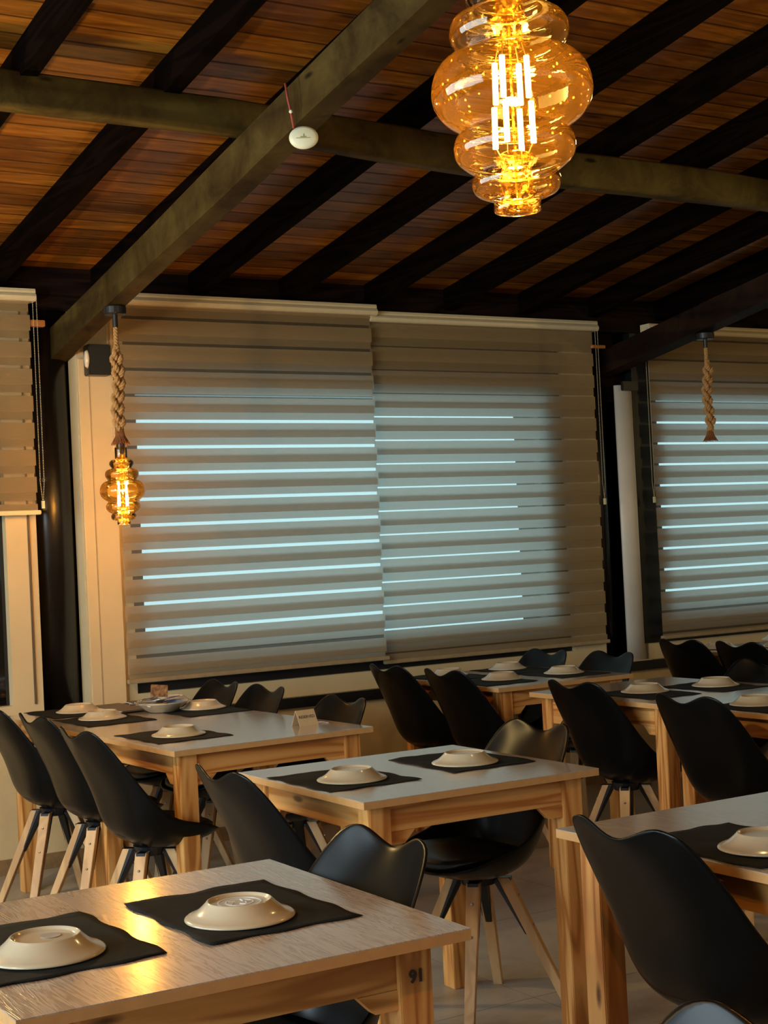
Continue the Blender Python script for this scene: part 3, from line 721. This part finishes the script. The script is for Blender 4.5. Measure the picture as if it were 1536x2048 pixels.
# ------------------------------------------------------------------ chairs
def shell_mesh():
    C = [(-.232, .798), (-.222, .765), (-.201, .70), (-.178, .635), (-.156, .565), (-.140, .50), (-.120, .445), (-.072, .402), (0, .385), (.08, .389), (.15, .402), (.200, .418), (.222, .424)]
    E = [(-.212, .112, .828), (-.204, .158, .820), (-.184, .187, .776), (-.158, .206, .712), (-.124, .219, .640), (-.082, .228, .572), (-.034, .231, .522), (.024, .231, .492), (.085, .226, .477), (.125, .218, .462), (.152, .202, .450), (.180, .172, .441), (.203, .120, .431)]
    up = lambda z: z+.024-.014*min(1, max(0, (z-.55)/.25))
    bk = lambda x, z: x-.048*min(1.1, max(0, (z-.5)/.32))**2.3
    C = [(bk(x, z), up(z)) for x, z in C]; E = [(bk(x, z), y, up(z)) for x, y, z in E]
    C = arch([Vector((a, 0, b)) for a, b in C], 2); E = arch([Vector(q) for q in E], 2)
    nu = 12; bm = bmesh.new(); V = []
    for i, (c, e) in enumerate(zip(C, E)):
        t = i/(len(C)-1); row = []
        for j in range(-nu, nu+1):
            u = j/nu; a = abs(u)
            kx = a**(1.9+1.5*min(1, max(0, (t-.1)/.35))); kz = a**(2.2+1.6*min(1, t/.3)) if t > .12 else (math.sin(PI/2*a)**2)*(1-t/.12) + a**2.8*(t/.12)
            row.append(bm.verts.new((c.x+(e.x-c.x)*kx, u*e.y, c.z+(e.z-c.z)*kz)))
        V.append(row)
    for i in range(len(V)-1):
        for j in range(2*nu): bm.faces.new([V[i][j], V[i+1][j], V[i+1][j+1], V[i][j+1]])
    bmesh.ops.recalc_face_normals(bm, faces=bm.faces)
    me = bpy.data.meshes.new('shell'); bm.to_mesh(me); bm.free()
    o = bpy.data.objects.new('tmp_shell', me); COL.objects.link(o)
    s = o.modifiers.new('s', 'SOLIDIFY'); s.thickness = .008; s.offset = 0
    s = o.modifiers.new('u', 'SUBSURF'); s.levels = 1; s.render_levels = 1
    dg = bpy.context.evaluated_depsgraph_get(); m2 = bpy.data.meshes.new_from_object(o.evaluated_get(dg)); bpy.data.objects.remove(o)
    for p in m2.polygons: p.use_smooth = True
    m2.materials.clear(); m2.materials.append(shell_m); m2.name = 'shell'; return m2
def make_chair():
    t = thing('dining_chair', 'x', 'chair')
    o = bpy.data.objects.new('shell', shell_mesh()); COL.objects.link(o); o.parent = t
    bm = bmesh.new(); V = []
    # cushion: superellipse pad following the pan
    n = 40
    def ring(k, z, top):
        r = []
        for i in range(n):
            a = 2*PI*i/n; ca, sa = math.cos(a), math.sin(a)
            x = .045+.160*k*math.copysign(abs(ca)**.75, ca); y = .188*k*math.copysign(abs(sa)**.75, sa)
            zz = z+ .05*(abs(y)/.2)**2.6*(1 if not top else .6)+.012*max(0, x)/.2+.02*max(0, -(x-.0))/.15
            r.append(bm.verts.new((x, y, zz)))
        return r
    R = [ring(.9, .427, 0), ring(1.0, .440, 0), ring(1.0, .456, 1), ring(.93, .467, 1), ring(.6, .471, 1), ring(.25, .469, 1)]
    for a, b in zip(R, R[1:]):
        for i in range(n): bm.faces.new([a[i], a[(i+1) % n], b[(i+1) % n], b[i]])
    bm.faces.new(R[0]); bm.faces.new(R[-1]); obj('seat_cushion', bm, pad_m, t, smooth=True)
    bm = bmesh.new(); box(bm, -.10, .10, -.016, .016, .379, .396, M=Matrix.Rotation(PI/4, 4, 'Z')); box(bm, -.10, .10, -.016, .016, .380, .3965, M=Matrix.Rotation(-PI/4, 4, 'Z'))
    lathe(bm, [(0, .376), (.05, .376), (.06, .408), (0, .416)], 20); obj('base_bracket', bm, black_metal, t)
    for k in range(4):
        a = PI/4+k*PI/2; d = Vector((math.cos(a), math.sin(a), 0)); s = Vector((-d.y, d.x, 0)); Z = Vector((0, 0, 1))
        T, Fo = d*.078+Z*.396, d*.262
        bm = bmesh.new()
        def sec(c, w, h): return [c-s*w-d*h, c+s*w-d*h, c+s*w+d*h, c-s*w+d*h]
        hexa(bm, sec(Fo, .0140, .0130)+sec(T, .0205, .0175)); lg = obj('leg', bm, chair_wood, t, bev=.0015)
        bm = bmesh.new(); ax = (Fo-T)
        i0 = T-d*.0185
        hexa(bm, [i0-s*.015-d*.018, i0+s*.015-d*.018, i0+s*.0215, i0-s*.0215]+[q+ax*.43-d*e*.5 for q, e in ((i0-s*.006-d*.004, 0), (i0+s*.006-d*.004, 0), (i0+s*.010+d*.001, 0), (i0-s*.010+d*.001, 0))])
        hexa(bm, [T+s*.0205-d*.02, T+s*.0218-d*.02, T+s*.0218-d*.006, T+s*.0205-d*.006]+[q+ax*.38 for q in (T+s*.0175-d*.016, T+s*.0185-d*.016, T+s*.0185-d*.013, T+s*.0175-d*.013)])
        obj('leg_bracket', bm, black_metal, lg)
        for f in (.14, .36):
            c = T+ax*f+d*(.0185-.0045*f); b2 = lathe(bmesh.new(), [(0, 0), (.0045, 0), (.0045, .002), (.002, .0035), (0, .0035)], 12)
            rot = d.to_track_quat('Z', 'Y').to_matrix().to_4x4(); b2.transform(Matrix.Translation(c-d*.001) @ rot); obj('bolt', b2, bolt_m, lg)
    return t
CH = make_chair(); used = [False]
def chair(x, y, rz, label):
    if not used[0]: o = CH; used[0] = True
    else: o = dup(CH)
    o.location = (x+.038*math.cos(rz), y, 0); o.rotation_euler = (0, 0, rz); tag(o, label, 'chair', 'black shell dining chairs')
bpy.context.view_layer.update()
LF = [(2.178, 2.345, 0, 'large black shell chair in the lower right foreground, seen from behind'),
      (1.948, 3.705, 0, 'black shell chair left of the middle table, behind the nearest table'),
      (2.02, 4.99, .03, 'black shell chair on the left, nearest of the row of three'),
      (2.075, 5.60, .03, 'black shell chair on the left, middle of the row of three'),
      (2.05, 6.06, .03, 'black shell chair at the left picture edge, last of the row of three'),
      (4.04, 6.25, 0, 'black shell chair at the window table left side, farther of two'),
      (4.04, 5.76, 0, 'black shell chair at the window table left side, nearer of two'),
      (4.00, 4.78, 0, 'black shell chair left of the right-hand tables, the farther one'),
      (3.88, 4.00, 0, 'black shell chair left of the right-hand tables, the nearer one'),
      (5.78, 6.10, 0, 'black shell chair before the far right table, the left one'),
      (5.78, 5.67, 0, 'black shell chair before the far right table, the right one')]
RF = [(2.745, 6.25, PI, 'black shell chair back at the window, leftmost of three behind the left tables'),
      (2.75, 5.82, PI, 'black shell chair back, middle of three behind the left tables'),
      (2.705, 5.08, PI, 'black shell chair back behind the folded card sign'),
      (2.66, 3.81, PI, 'black shell chair pushed in at the right side of the middle table'),
      (1.355, 2.60, PI, 'black shell chair with pale sheen behind the nearest table'),
      (4.58, 6.24, PI, 'black shell chair at the right of the window table, farther one'),
      (4.63, 5.79, PI, 'black shell chair at the right of the window table, before the column'),
      (1.06, 1.265, PI, 'top of a dark chair cut off at the bottom picture edge'),
      (4.63, 4.78, PI, 'dark chair outline at the right edge behind the far right plate')]
for a in LF+RF: chair(*a)
